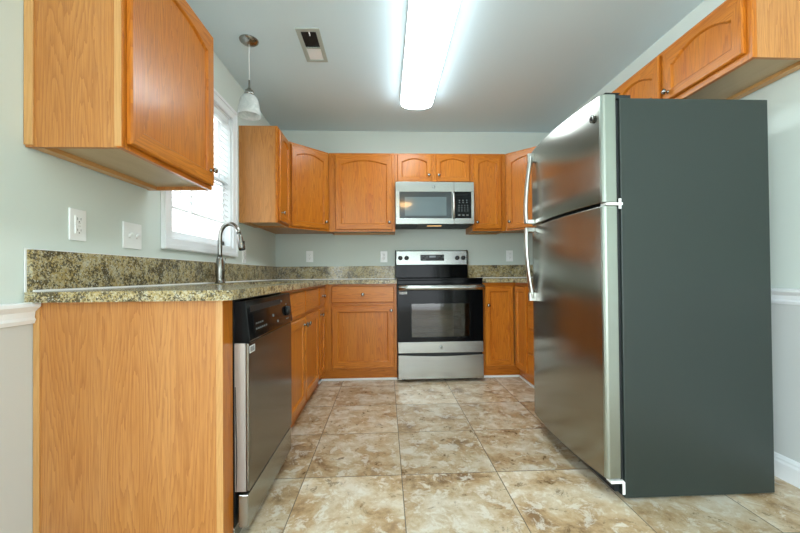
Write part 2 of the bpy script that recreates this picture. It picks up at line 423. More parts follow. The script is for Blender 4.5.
bl = thing('window_blind', 'white horizontal slat blind half lowered over the sink window', 'blind', (-0.03, (WY0+WY1)/2, WZ1-.012))
hw = (WY1-WY0)/2 - .018
b = MB(); b.box(-.02, .02, -hw, hw, -.045, -0.001); b.build('headrail', 'slat', bl, .003)
b = MB(); nsl = 18; ztop, zbot = -.07, -0.765
for i in range(nsl):
    z = ztop + (zbot-ztop)*i/(nsl-1)
    b.box(-.024, .024, -hw, hw, -.0012, .0012, M4=Matrix.Translation((0, 0, z)) @ Matrix.Rotation(math.radians(44), 4, 'Y'))
b.build('slats', 'slat', bl)
b = MB(); b.box(-.022, .022, -hw, hw, zbot-.035, zbot-.020); b.build('bottom_rail', 'slat', bl, .003)
for yy in (-hw+.10, 0, hw-.10):
    b = MB(); b.tube([(.025, yy, -.04), (.025, yy, zbot-.02)], .0012, 6); b.tube([(-.025, yy, -.04), (-.025, yy, zbot-.02)], .0012, 6); b.build('ladder_cord', 'slat', bl)
b = MB(); b.tube([(.030, -hw+.20, -.03), (.030, -hw+.20, -.83)], .004, 8); b.build('tilt_wand', 'plastic', bl)

# rear openings: frames only (behind the camera)
def rear_window(name, x0, x1, z0, z1, mull):
    w = bpy.data.objects.new(name, None); COL.objects.link(w); struct(w)
    b = MB(); y = YR
    b.box(x0-.07, x0, y, y+.02, z0, z1+.07); b.box(x1, x1+.07, y, y+.02, z0, z1+.07); b.box(x0, x1, y, y+.02, z1, z1+.07)
    if z0 > .1: b.box(x0-.07, x1+.07, y, y+.03, z0-.06, z0)
    for xm_ in mull: b.box(xm_-.03, xm_+.03, y-.08, y-.04, z0, z1)
    b.box(x0, x1, y-.08, y-.04, (z0+z1)/2-.02, (z0+z1)/2+.02) if z0 > .1 else None
    b.build('casing', 'white', w)
rear_window('window_2', -1.9, -0.1, 0.75, 2.15, [-1.0])
rear_window('door_1', 0.8, 2.6, 0.0, 2.15, [1.7])

# ------------------------------------------------------------------ cabinets
def knob(parent, x, z, y):
    b = MB(); m4 = Matrix.Translation((x, y, z)) @ Matrix.Rotation(R90, 4, 'X')
    b.lathe([(.009, 0), (.009, .003), (.005, .005), (.005, .013), (.010, .017), (.0145, .022), (.0145, .026), (.010, .030), (.003, .0315)], 16, m4)
    return b.build('knob', 'nickel', parent)

def door(parent, x0, x1, z0, z1, yf, arch=0.0, kn=None, st=0.052, name='door', knobat=None):
    """framed door on local plane y=yf (front of face frame), facing -y"""
    w_, h_ = x1-x0, z1-z0; K = 24
    def opening(d):
        pts = [(st+d, st+d), (w_-st-d, st+d)]
        zt = h_-st-arch
        for i in range(K+1):
            tt = 1 - i/K; x = st+d + (w_-2*st-2*d)*tt
            q = min(max((min(tt, 1-tt)*2 - 0.05)/0.95, 0), 1)
            pts.append((x, zt-d + arch*(1-(1-q)**2)))
        return pts
    def outer(d):
        pts = [(d, d), (w_-d, d)]
        for i in range(K+1):
            tt = 1 - i/K; pts.append((d+(w_-2*d)*tt if 0 < i < K else (w_-d if i == 0 else d), h_-d))
        return pts
    def L(pp, y): return [(x0+a, yf+y, z0+c) for a, c in pp]
    tt_ = .019
    loops = [L(outer(.001), -.0005), L(outer(0), -.002), L(outer(0), -tt_+.005), L(outer(.005), -tt_), L(opening(-.004), -tt_), L(opening(0), -tt_+.003), L(opening(.002), -tt_+.009), L(opening(.006), -tt_+.012)]
    n = len(loops[0]); grains = [0, 1] + [2]*K + [3]
    b = MB(); b.loops(loops, 0, False, grains)
    d = b.build(name, 'oak', parent)
    b = MB(); b.loops([L(opening(-.001), -.001), L(opening(-.001), -tt_+.0110)], 0, True, [1]*n)
    b.f.append(tuple(range(n-1, -1, -1))); b.uv.append([(b.v[i].x, b.v[i].z) for i in range(n-1, -1, -1)]); b.m.append(0); b.sm.append(False)
    b.build('panel', 'oak', d)
    if knobat: knob(d, knobat[0], knobat[1], yf-tt_)
    return d

def drawer(parent, x0, x1, z0, z1, yf, kn=True, name='drawer'):
    def Lp(d, y): return [(x0+d, yf+y, z0+d), (x1-d, yf+y, z0+d), (x1-d, yf+y, z1-d), (x0+d, yf+y, z1-d)]
    b = MB(); b.loops([Lp(.001, -.0005), Lp(0, -.002), Lp(0, -.013), Lp(.006, -.019)], 0, True, [2]*4)
    k = len(b.f)-1; b.uv[k] = [(b.v[i].z+3.3, b.v[i].x) for i in b.f[k]]
    d = b.build(name, 'oak', parent)
    if kn: knob(d, (x0+x1)/2, (z0+z1)/2, yf-.019)
    return d

def carcass(parent, w_, dep, h_, wall=True, near_side=None, rail_z=None, mull=(), toe=0.0, stile=(.038, .038), face=None):
    """body box with recessed underside and a face frame; front of frame at y=-dep"""
    t_ = .014; fr = .019; z0 = toe
    b = MB()
    b.box(0, t_, -dep+fr, -.001, z0, h_, 'z', 0); b.box(w_-t_, w_, -dep+fr, -.001, z0, h_, 'z', 0)
    b.box(t_, w_-t_, -dep+fr, -.001, z0+(.016 if wall else 0), z0+(.024 if wall else .016), 'x', 1)
    b.box(t_, w_-t_, -.008, -.001, z0+.03, h_-.02, 'z', 1)
    if wall:
        b.box(t_, w_-t_, -dep+fr, -.001, h_-.016, h_, 'x', 0)
        b.box(t_, w_-t_, -.046, -.008, z0, z0+.016, 'x', 2)
    body = b.build('body', ['veneer', 'underside', 'oakedge'], parent)
    b = MB(); a0, a1 = (0, w_) if not face else face
    y0, y1 = -dep, -dep+fr
    b.box(a0, a0+stile[0], y0, y1, z0, h_, 'z'); b.box(a1-stile[1], a1, y0, y1, z0, h_, 'z')
    b.box(a0+stile[0], a1-stile[1], y0, y1, z0, z0+.036, 'x'); b.box(a0+stile[0], a1-stile[1], y0, y1, h_-.036, h_, 'x')
    for rz in (rail_z or []): b.box(a0+stile[0], a1-stile[1], y0, y1, rz-.018, rz+.018, 'x')
    for mx_ in mull: b.box(mx_-.022, mx_+.022, y0, y1, z0+.036, h_-.036, 'z')
    b.build('face_frame', 'oak', parent, .001)
    return body

D, ZB, ZT = .305, 1.370, 2.140
ZH = ZT-ZB
KB, TOE = 0.866, 0.10
G = .0015
# --- wall cabinets
c = thing('wall_cabinet', 'large oak wall cabinet with arched door, nearest the camera left of the window', 'cabinet', (.002, -2.610, ZB), R90)
carcass(c, .600, D-.002, ZH)
door(c, .018, .585, .018, ZH-.022, -(D-.002), .040, knobat=(.548, .085), st=.06)
b = MB(); b.box(-.006, 0, -.028, 0, .006, ZH, 'z'); b.build('scribe_strip', 'oakedge', c, .001)
b = MB(); b.box(-.003, 0, -(D-.002)+.002, -(D-.002)+.024, .004, ZH, 'z'); b.build('edge_strip', 'oakedge', c, .001)

c = thing('wall_cabinet', 'narrow oak wall cabinet with blank side, right of the window', 'cabinet', (.002, -.935, ZB), R90)
carcass(c, .935-.612, D-.002, ZH)
door(c, .016, .308, .018, ZH-.022, -(D-.002), .03, knobat=(.045, .085), st=.048)

def corner_wall(label, mirror):
    """pentagon cabinet; door plane from P to Q"""
    c = thing('corner_wall_cabinet', label, 'cabinet', (0, 0, ZB))
    sgn = (lambda x: W-x) if mirror else (lambda x: x)
    a = .6085; d0 = D-.019*.7
    pts = [(.002, -.002), (a, -.002), (a, -d0), (d0, -a), (.002, -a)]
    pts = [(sgn(x), y) for x, y in pts]
    if mirror: pts = pts[::-1]
    b = MB(); b.prism(pts, .016, ZH, 0)
    cx, cy = sum(p[0] for p in pts)/5, sum(p[1] for p in pts)/5
    b.build('body', ['veneer'], c)
    P = Vector((sgn(D), -.61, 0)); Q = Vector((sgn(.61), -D, 0))
    if mirror: P, Q = Q, P
    Ld = (Q-P).length; ang = math.atan2((Q-P).y, (Q-P).x)
    M4 = Matrix.Translation(P) @ Matrix.Rotation(ang, 4, 'Z')
    b = MB()
    e = .003
    b.box(e, .036, 0, .019, 0, ZH, 'z'); b.box(Ld-.036, Ld-e, 0, .019, 0, ZH, 'z')
    b.box(.036, Ld-.036, 0, .019, 0, .036, 'x'); b.box(.036, Ld-.036, 0, .019, ZH-.036, ZH, 'x')
    ff = b.build('face_frame', 'oak', c, .001); ff.matrix_local = M4
    kx = .055 if mirror else Ld-.055
    d = door(c, .022, Ld-.022, .018, ZH-.022, 0, .035, knobat=(kx, .085), st=.05)
    d.matrix_local = M4
    return c
corner_wall('oak diagonal corner wall cabinet between the window wall and back wall', False)
corner_wall('oak diagonal corner wall cabinet beside the top of the fridge handle', True)

c = thing('wall_cabinet', 'wide single door oak wall cabinet left of the microwave', 'cabinet', (.6115, -.001, ZB))
carcass(c, 1.255-.6115, D-.001, ZH, stile=(.060, .045))
door(c, .062, .616, .020, ZH-.022, -(D-.001), .036, knobat=(.585, .085), st=.056)
c = thing('wall_cabinet', 'short two door oak cabinet directly above the microwave', 'cabinet', (1.2565, -.001, 1.842))
carcass(c, .7625, D-.001, ZT-1.842, mull=(.381,))
door(c, .024, .358, .016, .286, -(D-.001), .032, knobat=(.332, .075), st=.045)
door(c, .404, .738, .016, .286, -(D-.001), .032, knobat=(.430, .075), st=.045)
c = thing('wall_cabinet', 'narrow single door oak wall cabinet right of the microwave', 'cabinet', (2.0205, -.001, ZB))
carcass(c, 2.3545-2.0205, D-.001, ZH, stile=(.038, .050))
door(c, .012, .290, .020, ZH-.022, -(D-.001), .028, knobat=(.042, .085), st=.052)
c = thing('wall_cabinet', 'oak wall cabinet on the right wall hidden behind the fridge top', 'cabinet', (W-.002, -.6115, ZB), -R90)
carcass(c, .888, D-.002, ZH, mull=(.444,))
door(c, .020, .430, .018, ZH-.022, -(D-.002), .045, knobat=(.40, .085))
door(c, .458, .868, .018, ZH-.022, -(D-.002), .045, knobat=(.49, .085))
ZF = 1.822
c = thing('wall_cabinet', 'wide two door oak cabinet above the fridge', 'cabinet', (W-.002, -1.501, ZF), -R90)
carcass(c, 2.42-1.501, D-.002, ZT-ZF, mull=(.46,))
door(c, .020, .440, .030, ZT-ZF-.016, -(D-.002), .05, knobat=(.41, .07), st=.05)
door(c, .475, .895, .030, ZT-ZF-.016, -(D-.002), .05, knobat=(.505, .07), st=.05)

# --- base cabinets: local z from floor
FD = .61
c = thing('base_cabinet', 'oak end panel closing the base run beside the dishwasher', 'cabinet', (.002, -2.580, 0), R90)
b = MB(); b.box(0, .016, -FD+.02, -.0, 0, KB, 'z'); b.build('end_panel', 'veneer', c)
b = MB(); b.box(0, .076, -FD+.002, -FD+.0195, .0, KB, 'z'); b.build('face_frame', 'oak', c, .001)
b = MB(); b.box(-.004, 0, -.020, 0, .0, KB, 'z'); b.build('scribe_strip', 'oakedge', c, .001)
b = MB(); b.box(-.003, 0, -FD+.002, -FD+.024, .0, KB, 'z'); b.build('edge_strip', 'oakedge', c, .001)

def toekick(parent, x0, x1, dep):
    b = MB(); b.box(x0, x1, -dep+.048, -dep+.062, 0, TOE-.001, 'x'); return b.build('toe_kick', 'oak', parent)

c = thing('base_cabinet', 'oak sink base cabinet with two doors below two false drawer fronts', 'cabinet', (.002, -1.914, 0), R90)
ws = 1.914-.945
carcass(c, ws, FD-.002, KB, wall=False, toe=TOE, rail_z=[.688], mull=(ws/2,))
yf = -(FD-.002)
door(c, .030, ws/2-.008, .122, .676, yf, knobat=(ws/2-.040, .628), st=.055)
door(c, ws/2+.008, ws-.022, .122, .676, yf, knobat=(ws/2+.040, .628), st=.055)
drawer(c, .030, ws/2-.008, .702, .846, yf, False, 'false_drawer_front')
drawer(c, ws/2+.008, ws-.022, .702, .846, yf, False, 'false_drawer_front')
toekick(c, 0, ws, FD)

c = thing('base_cabinet', 'narrow oak corner base cabinet with one drawer beside the sink base', 'cabinet', (.002, -.944, 0), R90)
carcass(c, .942, FD-.002, KB, wall=False, toe=TOE, rail_z=[.688], face=(0, .944-.612))
door(c, .018, .255, .122, .676, yf, knobat=(.050, .628), st=.045)
drawer(c, .018, .255, .702, .846, yf)
toekick(c, 0, .944-.662, FD)

c = thing('base_cabinet', 'oak base cabinet with one drawer left of the range', 'cabinet', (.6125, -.001, 0))
wl = 1.2535-.6125
carcass(c, wl, FD-.001, KB, wall=False, toe=TOE, rail_z=[.688], stile=(.075, .034))
door(c, .064, wl-.024, .122, .676, -(FD-.001), knobat=(wl-.050, .630), st=.058)
drawer(c, .064, wl-.024, .702, .848, -(FD-.001))
toekick(c, -.048, wl, FD)

# corner base (right): L shaped carcass, two doors in the inner corner
XC = 2.332
c = thing('corner_base_cabinet', 'oak corner base cabinet with folding doors right of the range', 'cabinet', (0, 0, 0))
b = MB(); b.prism([(2.0235, -.002), (2.0235, -.591), (XC+.019, -.591), (XC+.019, -.912), (W-.002, -.912), (W-.002, -.002)][::-1], TOE, KB)
b.build('body', 'veneer', c)
b = MB(); b.box(2.0235, 2.058, -.61, -.591, TOE, KB, 'z'); b.box(2.058, XC, -.61, -.591, TOE, TOE+.03, 'x'); b.box(2.058, XC, -.61, -.591, KB-.04, KB, 'x')
b.box(XC, XC+.019, -.912, -.880, TOE, KB, 'z'); b.box(XC, XC+.019, -.88, -.591, TOE, TOE+.03, 'y'); b.box(XC, XC+.019, -.88, -.591, KB-.04, KB, 'y')
b.build('face_frame', 'oak', c, .001)
d = door(c, 0, .262, .118, .835, 0, st=.05, knobat=(.030, .665)); d.location = (2.046, -.61, 0)
d = door(c, 0, .245, .118, .835, 0, st=.05); d.matrix_local = Matrix.Translation((XC, -.640, 0)) @ Matrix.Rotation(-R90, 4, 'Z')
b = MB(); b.box(2.0235, XC+.05, -.562, -.548, 0, TOE-.001, 'x'); b.box(XC+.048, XC+.062, -.912, -.562, 0, TOE-.001, 'y'); b.build('toe_kick', 'oak', c)

c = thing('base_cabinet', 'oak drawer base cabinet on the right wall behind the fridge', 'cabinet', (W-.002, -.9135, 0), -R90)
wd = 1.56-.9135; dd = W-.002-XC
carcass(c, wd, dd, KB, wall=False, toe=TOE, rail_z=[.70, .50, .30])
for z0, z1 in ((.122, .290), (.310, .490), (.510, .690), (.712, .846)): drawer(c, .018, wd-.018, z0, z1, -dd)
toekick(c, 0, wd, dd)

# white shoe moulding along the toe kicks
b = MB(); b.box(.578, 1.2535, -.578, -.563, 0, .019); b.box(.563, .578, -.66, -.563, 0, .019); struct(b.build('trim_3', 'white', None, .004))
b = MB(); b.box(2.0235, XC+.034, -.578, -.563, 0, .019); b.box(XC+.034, XC+.047, -1.56, -.563, 0, .019); struct(b.build('trim_4', 'white', None, .004))

# ------------------------------------------------------------------ countertops
CZ0, CZ1 = .868, .902
SX0, SX1, SY0, SY1 = .135, .545, -1.84, -1.08        # sink cut-out
ct = thing('countertop', 'speckled beige granite counter running under the window to the range', 'countertop', (0, 0, 0))
b = MB(); F = .648
y0 = -2.612; rc = .03
# near strip with rounded front corner, strips around the sink, far strip, leg to the range
b.prism([(.002, SY0), (.002, y0)] + [(F-rc+rc*math.sin(a), y0+rc-rc*math.cos(a)) for a in [math.radians(q) for q in (0, 22, 45, 67, 90)]] + [(F, SY0)], CZ0, CZ1)
b.box(.002, SX0, SY0, SY1, CZ0, CZ1); b.box(SX1, F, SY0, SY1, CZ0, CZ1)
b.prism([(.002, -.002), (.002, SY1), (F, SY1), (F, -.648), (1.2545, -.648), (1.2545, -.002)], CZ0, CZ1)
b.build('slab', 'granite', ct)
b = MB(); b.box(.002, .022, y0+.005, -.002, CZ1+.0005, 1.040); b.box(.022, 1.2545, -.022, -.002, CZ1+.0005, 1.040); b.build('backsplash', 'granite', ct, .0015)
b = MB(); b.box(.0225, .028, y0+.006, -.0225, CZ1+.0002, CZ1+.007); b.box(.028, 1.2545, -.028, -.0225, CZ1+.0002, CZ1+.007); b.build('caulk_bead', 'caulk', ct)
b = MB(); b.box(.0015, .006, y0-.001, y0+.004, CZ1, 1.0435); b.box(.0015, .0045, y0, -.002, 1.0402, 1.0435); b.build('wall_caulk', 'caulk', ct)

ct = thing('countertop', 'speckled beige granite counter between the range and the fridge', 'countertop', (0, 0, 0))
b = MB(); b.prism([(2.0225, -.002), (2.0225, -.648), (XC-.038, -.648), (XC-.038, -1.585), (W-.002, -1.585), (W-.002, -.002)], CZ0, CZ1); b.build('slab', 'granite', ct)
b = MB(); b.box(2.0225, W-.022, -.022, -.002, CZ1+.0005, 1.040); b.box(W-.022, W-.002, -1.585, -.002, CZ1+.0005, 1.040); b.build('backsplash', 'granite', ct, .0015)
b = MB(); b.box(2.0225, W-.028, -.028, -.0225, CZ1+.0002, CZ1+.007); b.build('caulk_bead', 'caulk', ct)

# sink
sk = thing('kitchen_sink', 'stainless double bowl sink set into the granite below the window', 'sink', ((SX0+SX1)/2, (SY0+SY1)/2, CZ1))
hx, hy = (SX1-SX0)/2, (SY1-SY0)/2
def bowl(y0, y1):
    b = MB(); zt_, zb_ = -.036, -.20
    def lp(i, z): return [(-hx+i, y0+i, z), (hx-i, y0+i, z), (hx-i, y1-i, z), (-hx+i, y1-i, z)]
    b.loops([lp(.0, zt_), lp(.006, zt_+.001), lp(.012, zb_+.03), lp(.04, zb_)], 0, True)
    b.loops([lp(.0, zt_), lp(.003, zb_+.02), lp(.03, zb_-.004)], 0, True)
    o = b.build('bowl', 'steelX', sk, 0, False)
    b = MB(); b.lathe([(.045, 0), (.045, .003), (.03, .004), (.012, .002)], 20, Matrix.Translation((0, (y0+y1)/2, zb_))); b.build('drain', 'chrome', o)
bowl(-hy+.002, -.012); bowl(.012, hy-.002)
b = MB(); b.box(-hx+.003, hx-.003, -.013, .013, -.045, -.036); b.build('divider', 'steelX', sk)

# faucet
fc = thing('kitchen_faucet', 'brushed gooseneck pull-down faucet standing behind the sink', 'faucet', (.085, -1.445, CZ1))
b = MB(); b.lathe([(.031, .0005), (.031, .006), (.026, .012), (.0255, .03), (.029, .075), (.028, .105), (.021, .155), (.0165, .170)], 24); b.build('body', 'nickel', fc)
b = MB(); path = []
for i in range(6): path.append((0, 0, .165+.125*i/5))
for i in range(1, 15):
    a = math.pi*i/14*.93; path.append((.062-.062*math.cos(a), 0, .300+.085*math.sin(a)))
b.tube(path, .0138, 16); b.build('neck', 'nickel', fc)
ex, ez = path[-1][0], path[-1][2]
b = MB(); dx = .020
b.tube([(ex-.001, 0, ez+.004), (ex+.004, 0, ez-.02), (ex+.010, 0, ez-.05), (ex+dx-.004, 0, ez-.085), (ex+dx, 0, ez-.10)], [.0135, .0165, .018, .022, .021], 16); hd = b.build('spray_head', 'nickel', fc)
b = MB(); b.tube([(ex+dx, 0, ez-.1003), (ex+dx+.001, 0, ez-.106)], [.019, .018], 16); b.build('spray_nozzle', 'matteblack', hd)
b = MB(); b.box(ex+.030, ex+.034, -.006, .006, ez-.075, ez-.045); b.build('spray_button', 'matteblack', hd)
b = MB(); b.tube([(0, .026, .085), (0, .045, .085)], .012, 12); b.tube([(0, .040, .085), (.004, .047, .105), (.012, .052, .165)], [.006, .0055, .005], 10); b.build('handle', 'nickel', fc)

# ------------------------------------------------------------------ dishwasher
dw = thing('dishwasher', 'stainless dishwasher with black control panel at the near end of the counter', 'dishwasher', (.03, -2.500, 0), R90)
wd = .582; X = lambda v: v-.03    # local depth from world X
b = MB(); b.box(.006, wd-.006, -X(.612), 0, .05, KB-.004); b.build('tub', 'matteblack', dw)
b = MB(); b.box(.002, wd-.002, -X(.652), -X(.614), .176, .706, 'x', 0); b.box(.004, wd-.004, -X(.614), -X(.612), .176, .706, 'x', 0)
dr = b.build('door', ['dwside', 'steelX'], dw, .003)
b = MB(); b.box(.002, wd-.002, -X(.664), -X(.6525), .176, .706, 'x'); b.build('door_skin', 'steeldw', dr, .004)
b = MB(); b.prism([(-X(.614), .708), (-X(.666), .708), (-X(.670), .716), (-X(.655), .858), (-X(.614), .858)], .0, wd, M4=Matrix(((0, 0, 1, 0), (1, 0, 0, 0), (0, 1, 0, 0), (0, 0, 0, 1))))
cp = b.build('control_panel', 'black', dw, .002)
def onpanel(mb, x0, x1, z0, z1, t_=.0012, mi=0):
    # sloping front of the control panel
    for (xa, xb, za, zb) in ((x0, x1, z0, z1),):
        ya = -X(.670 - (za-.716)/(.858-.716)*.015); yb = -X(.670 - (zb-.716)/(.858-.716)*.015)
        k = len(mb.v)
        for x in (xa, xb):
            for (y, z) in ((ya+.0005, za), (ya-t_, za), (yb-t_, zb), (yb+.0005, zb)): mb.v.append(Vector((x, y, z)))
        for idx in ((0, 1, 2, 3), (4, 7, 6, 5), (1, 5, 6, 2), (0, 4, 5, 1), (3, 2, 6, 7), (0, 3, 7, 4)): mb.face([k+i for i in idx], [(0, 0)]*4, mi)
b = MB(); onpanel(b, .03, .40, .815, .838); b.build('handle_recess', 'matteblack', cp)
b = MB(); onpanel(b, .05, .20, .735, .805); b.build('display', 'display', cp)
for zz, n_, x_ in ((.765, 4, .07), (.745, 6, .065)):
    for i in range(n_):
        b = MB(); onpanel(b, x_+i*.022, x_+i*.022+.012, zz, zz+.006, .002); b.build('button', 'mark', cp)
for xx, zz in ((.275, .770), (.33, .738), (.415, .822)):
    b = MB(); onpanel(b, xx, xx+.014, zz, zz+.010, .002); b.build('button', 'mark', cp)
b = MB(); b.lathe([(.024, 0), (.022, .012), (.018, .016), (.0, .016)], 24, Matrix.Translation((.49, -X(.6645), .775)) @ Matrix.Rotation(R90, 4, 'X')); b.build('dial', 'matteblack', cp)
for q in ((.470, .510, .735, .740), (.482, .498, .805, .809)):
    b = MB(); onpanel(b, *q, .002); b.build('dial_mark', 'mark', cp)
b = MB(); b.box(.010, .060, -X(.6652), -X(.6642), .668, .694); lb = b.build('energy_label', 'label', dw)
b = MB()
for i in range(5): b.box(.016+i*.008, .020+i*.008, -X(.6656), -X(.6652), .672, .690)
b.build('barcode', 'slot', lb)
b = MB(); b.box(.002, wd-.002, -X(.660), -X(.625), .048, .165); b.box(.0, wd, -X(.612), -X(.60), .0, .048); b.build('kick_plate', 'steelX', dw, .003)
b = MB(); b.tube([(.004, -X(.618), .16), (.002, -X(.620), .30), (.003, -X(.616), .55)], .002, 8); b.build('door_gasket', 'rubber', dw)

# ------------------------------------------------------------------ badge used by the appliances
def badge(parent, loc, rot, r_=.014):
    b = MB(); b.lathe([(r_, 0), (r_, .0015), (r_*.85, .002), (0, .002)], 24); o = b.build('logo_badge', 'steelX', parent)
    o.location = loc; o.rotation_euler = rot
    b = MB(); pts = [(-.45, -.15), (-.2, .35), (.15, .45), (.25, .1), (-.05, -.05), (-.2, -.4), (.1, -.55), (.4, -.2)]
    b.tube([(r_*x, r_*y, .0022) for x, y in pts], r_*.15, 6); b.tube([(r_*.93*math.cos(a), r_*.93*math.sin(a), .002) for a in [i*math.pi/10 for i in range(21)]], r_*.09, 6)
    b.build('script_mark', 'slot', o); return o

# ------------------------------------------------------------------ range
rg = thing('electric_range', 'stainless freestanding electric range with black oven door', 'range', (1.258, -.03, 0))
RW = .760
Y = lambda v: -v+.03     # local y for a world distance v from the back wall
b = MB()   # body with a real oven cavity
b.box(0, RW, Y(.635), Y(.03), .02, .27); b.box(0, .09, Y(.635), Y(.03), .27, .895); b.box(RW-.09, RW, Y(.635), Y(.03), .27, .895)
b.box(.09, RW-.09, Y(.635), Y(.03), .78, .895); b.box(.09, RW-.09, Y(.16), Y(.03), .27, .78)
b.build('body', 'matteblack', rg)
b = MB(); e = .002
b.box(.09, RW-.09, Y(.632), Y(.16), .2702, .2722+e); b.box(.0902, .0922, Y(.632), Y(.16), .272, .779); b.box(RW-.0922, RW-.0902, Y(.632), Y(.16), .272, .779); b.box(.09, RW-.09, Y(.1642), Y(.1602), .272, .779)
b.build('oven_cavity', 'enamel', rg)
for zz in (.42, .55):
    b = MB(); 
    for i in range(13): b.tube([(.11+i*.045, Y(.60), zz), (.11+i*.045, Y(.19), zz)], .0022, 6)
    for yy in (.60, .40, .19): b.tube([(.094, Y(yy), zz), (RW-.094, Y(yy), zz)], .0032, 6)
    b.build('oven_rack', 'chrome', rg)
b = MB(); b.box(-.001, RW+.001, Y(.668), Y(.03), .8955, .912); ck = b.build('cooktop', 'black', rg, .004)
for x_, y_, r_ in ((.20, .50, .105), (.56, .50, .085), (.20, .25, .075), (.56, .25, .10)):
    b = MB(); b.lathe([(r_, .9121), (r_, .9125), (r_-.003, .9125), (r_-.003, .9121)], 36, Matrix.Translation((x_, Y(y_), 0)), caps=False); b.build('burner_ring', 'display', ck)
# backguard
b = MB(); P4 = Matrix(((0, 0, 1, 0), (1, 0, 0, 0), (0, 1, 0, 0), (0, 0, 0, 1)))   # (x,y,z)->(z,x,y): prism points are (depth, height)
b.prism([(Y(.035), .913), (Y(.100), .913), (Y(.095), 1.045), (Y(.035), 1.045)], .002, RW-.002, 0, P4); bg_ = b.build('backguard', 'black', rg, .003)
b = MB(); b.prism([(Y(.035), 1.046), (Y(.100), 1.046), (Y(.092), 1.188), (Y(.084), 1.197), (Y(.035), 1.197)], .010, RW-.010, 0, P4); bp_ = b.build('control_panel', 'steelX', rg, .003)
b = MB()
for xa in (.0, RW-.0105): b.prism([(Y(.034), 1.0455), (Y(.102), 1.0455), (Y(.094), 1.190), (Y(.084), 1.200), (Y(.034), 1.200)], xa, xa+.0105, 0, P4)
b.build('end_cap', 'black', rg, .002)
Yp = lambda z: Y(.100-(z-1.046)/(.142)*.008)
for x_ in (.052, .118, .648, .712):
    b = MB(); b.lathe([(.024, 0), (.023, .006), (.020, .022), (.017, .025), (0, .025)], 24, Matrix.Translation((x_, Yp(1.118)-.0004, 1.118)) @ Matrix.Rotation(R90, 4, 'X')); kb = b.build('control_knob', 'matteblack', bp_)
    b = MB(); b.box(x_-.002, x_+.002, Yp(1.118)-.0262, Yp(1.118)-.0254, 1.118, 1.135); b.build('pointer', 'mark', kb)
b = MB(); b.box(.262, .510, Yp(1.118)-.003, Yp(1.118)+.004, 1.088, 1.152); dp = b.build('display', 'display', bp_, .002)
for i in range(4):
    for sx_ in (.272+i*.018, .440+i*.018):
        for zz in (1.098, 1.115, 1.132):
            if (i+int(zz*1000)) % 3 == 0: continue
            b = MB(); b.box(sx_, sx_+.010, Yp(1.118)-.0036, Yp(1.118)-.003, zz, zz+.005); b.build('button', 'mark', dp)
b = MB(); b.box(.355, .425, Yp(1.118)-.0036, Yp(1.118)-.003, 1.122, 1.142); b.build('clock_window', 'microglass', dp)
# front
b = MB(); b.box(.004, RW-.004, Y(.660), Y(.637), .862, .8945); b.build('vent_trim', 'black', rg, .002)
od = MB(); F0, F1 = Y(.680), Y(.640)     # oven door: frame round a window
wx0, wx1, wz0, wz1 = .118, .640, .390, .695
od.box(.003, wx0, F0, F1, .355, .858); od.box(wx1, RW-.003, F0, F1, .355, .858); od.box(wx0, wx1, F0, F1, .355, wz0); od.box(wx0, wx1, F0, F1, wz1, .858)
odo = od.build('oven_door', 'black', rg)
b = MB(); b.box(wx0, wx1, F0+.004, F0+.008, wz0, wz1); b.build('window', 'ovenglass', odo)
b = MB()
for q in ((wx0, wx0+.006, wz0, wz1), (wx1-.006, wx1, wz0, wz1), (wx0, wx1, wz0, wz0+.006), (wx0, wx1, wz1-.006, wz1)): b.box(q[0], q[1], F0+.0015, F0+.0038, q[2], q[3])
b.build('window_border', 'display', odo)
b = MB(); b.box(.003, RW-.003, F0-.002, F1, .258, .3545); sp_ = b.build('lower_door_panel', 'steelX', odo, .002)
badge(sp_, (RW/2, F0-.0022, .307), (R90, 0, 0), .016)
b = MB(); b.tube([(.010, Y(.735), .832), (.10, Y(.742), .832), (RW/2, Y(.745), .832), (RW-.10, Y(.742), .832), (RW-.010, Y(.735), .832)], .023, 20)
for x_ in (.03, RW-.03): b.box(x_-.012, x_+.012, Y(.735), Y(.681), .820, .845)
b.build('handle', 'steelX', odo)
b = MB(); b.box(.018, .085, F0-.001, F0-.0002, .775, .795); lb = b.build('label', 'label', odo)
b = MB(); [b.box(.024, .078, F0-.0016, F0-.001, .779+i*.005, .781+i*.005) for i in range(3)]; b.build('print', 'display', lb)
b = MB(); n_ = 12
top = [(.003+(RW-.006)*i/n_, .240-.012*math.sin(math.pi*i/n_)) for i in range(n_+1)]
pts = [(.003, .030), (RW-.003, .030)] + top[::-1]
b.prism(pts, -F1, -F0, 0, Matrix(((1, 0, 0, 0), (0, 0, -1, 0), (0, 1, 0, 0), (0, 0, 0, 1))))
b.build('storage_drawer', 'steelX', rg, .002)
for x_ in (.05, RW-.05):
    for y_ in (.58, .10):
        b = MB(); b.lathe([(.018, 0), (.018, .008), (.008, .010), (.008, .0205)], 12, Matrix.Translation((x_, Y(y_), 0))); b.build('foot', 'rubber', rg)

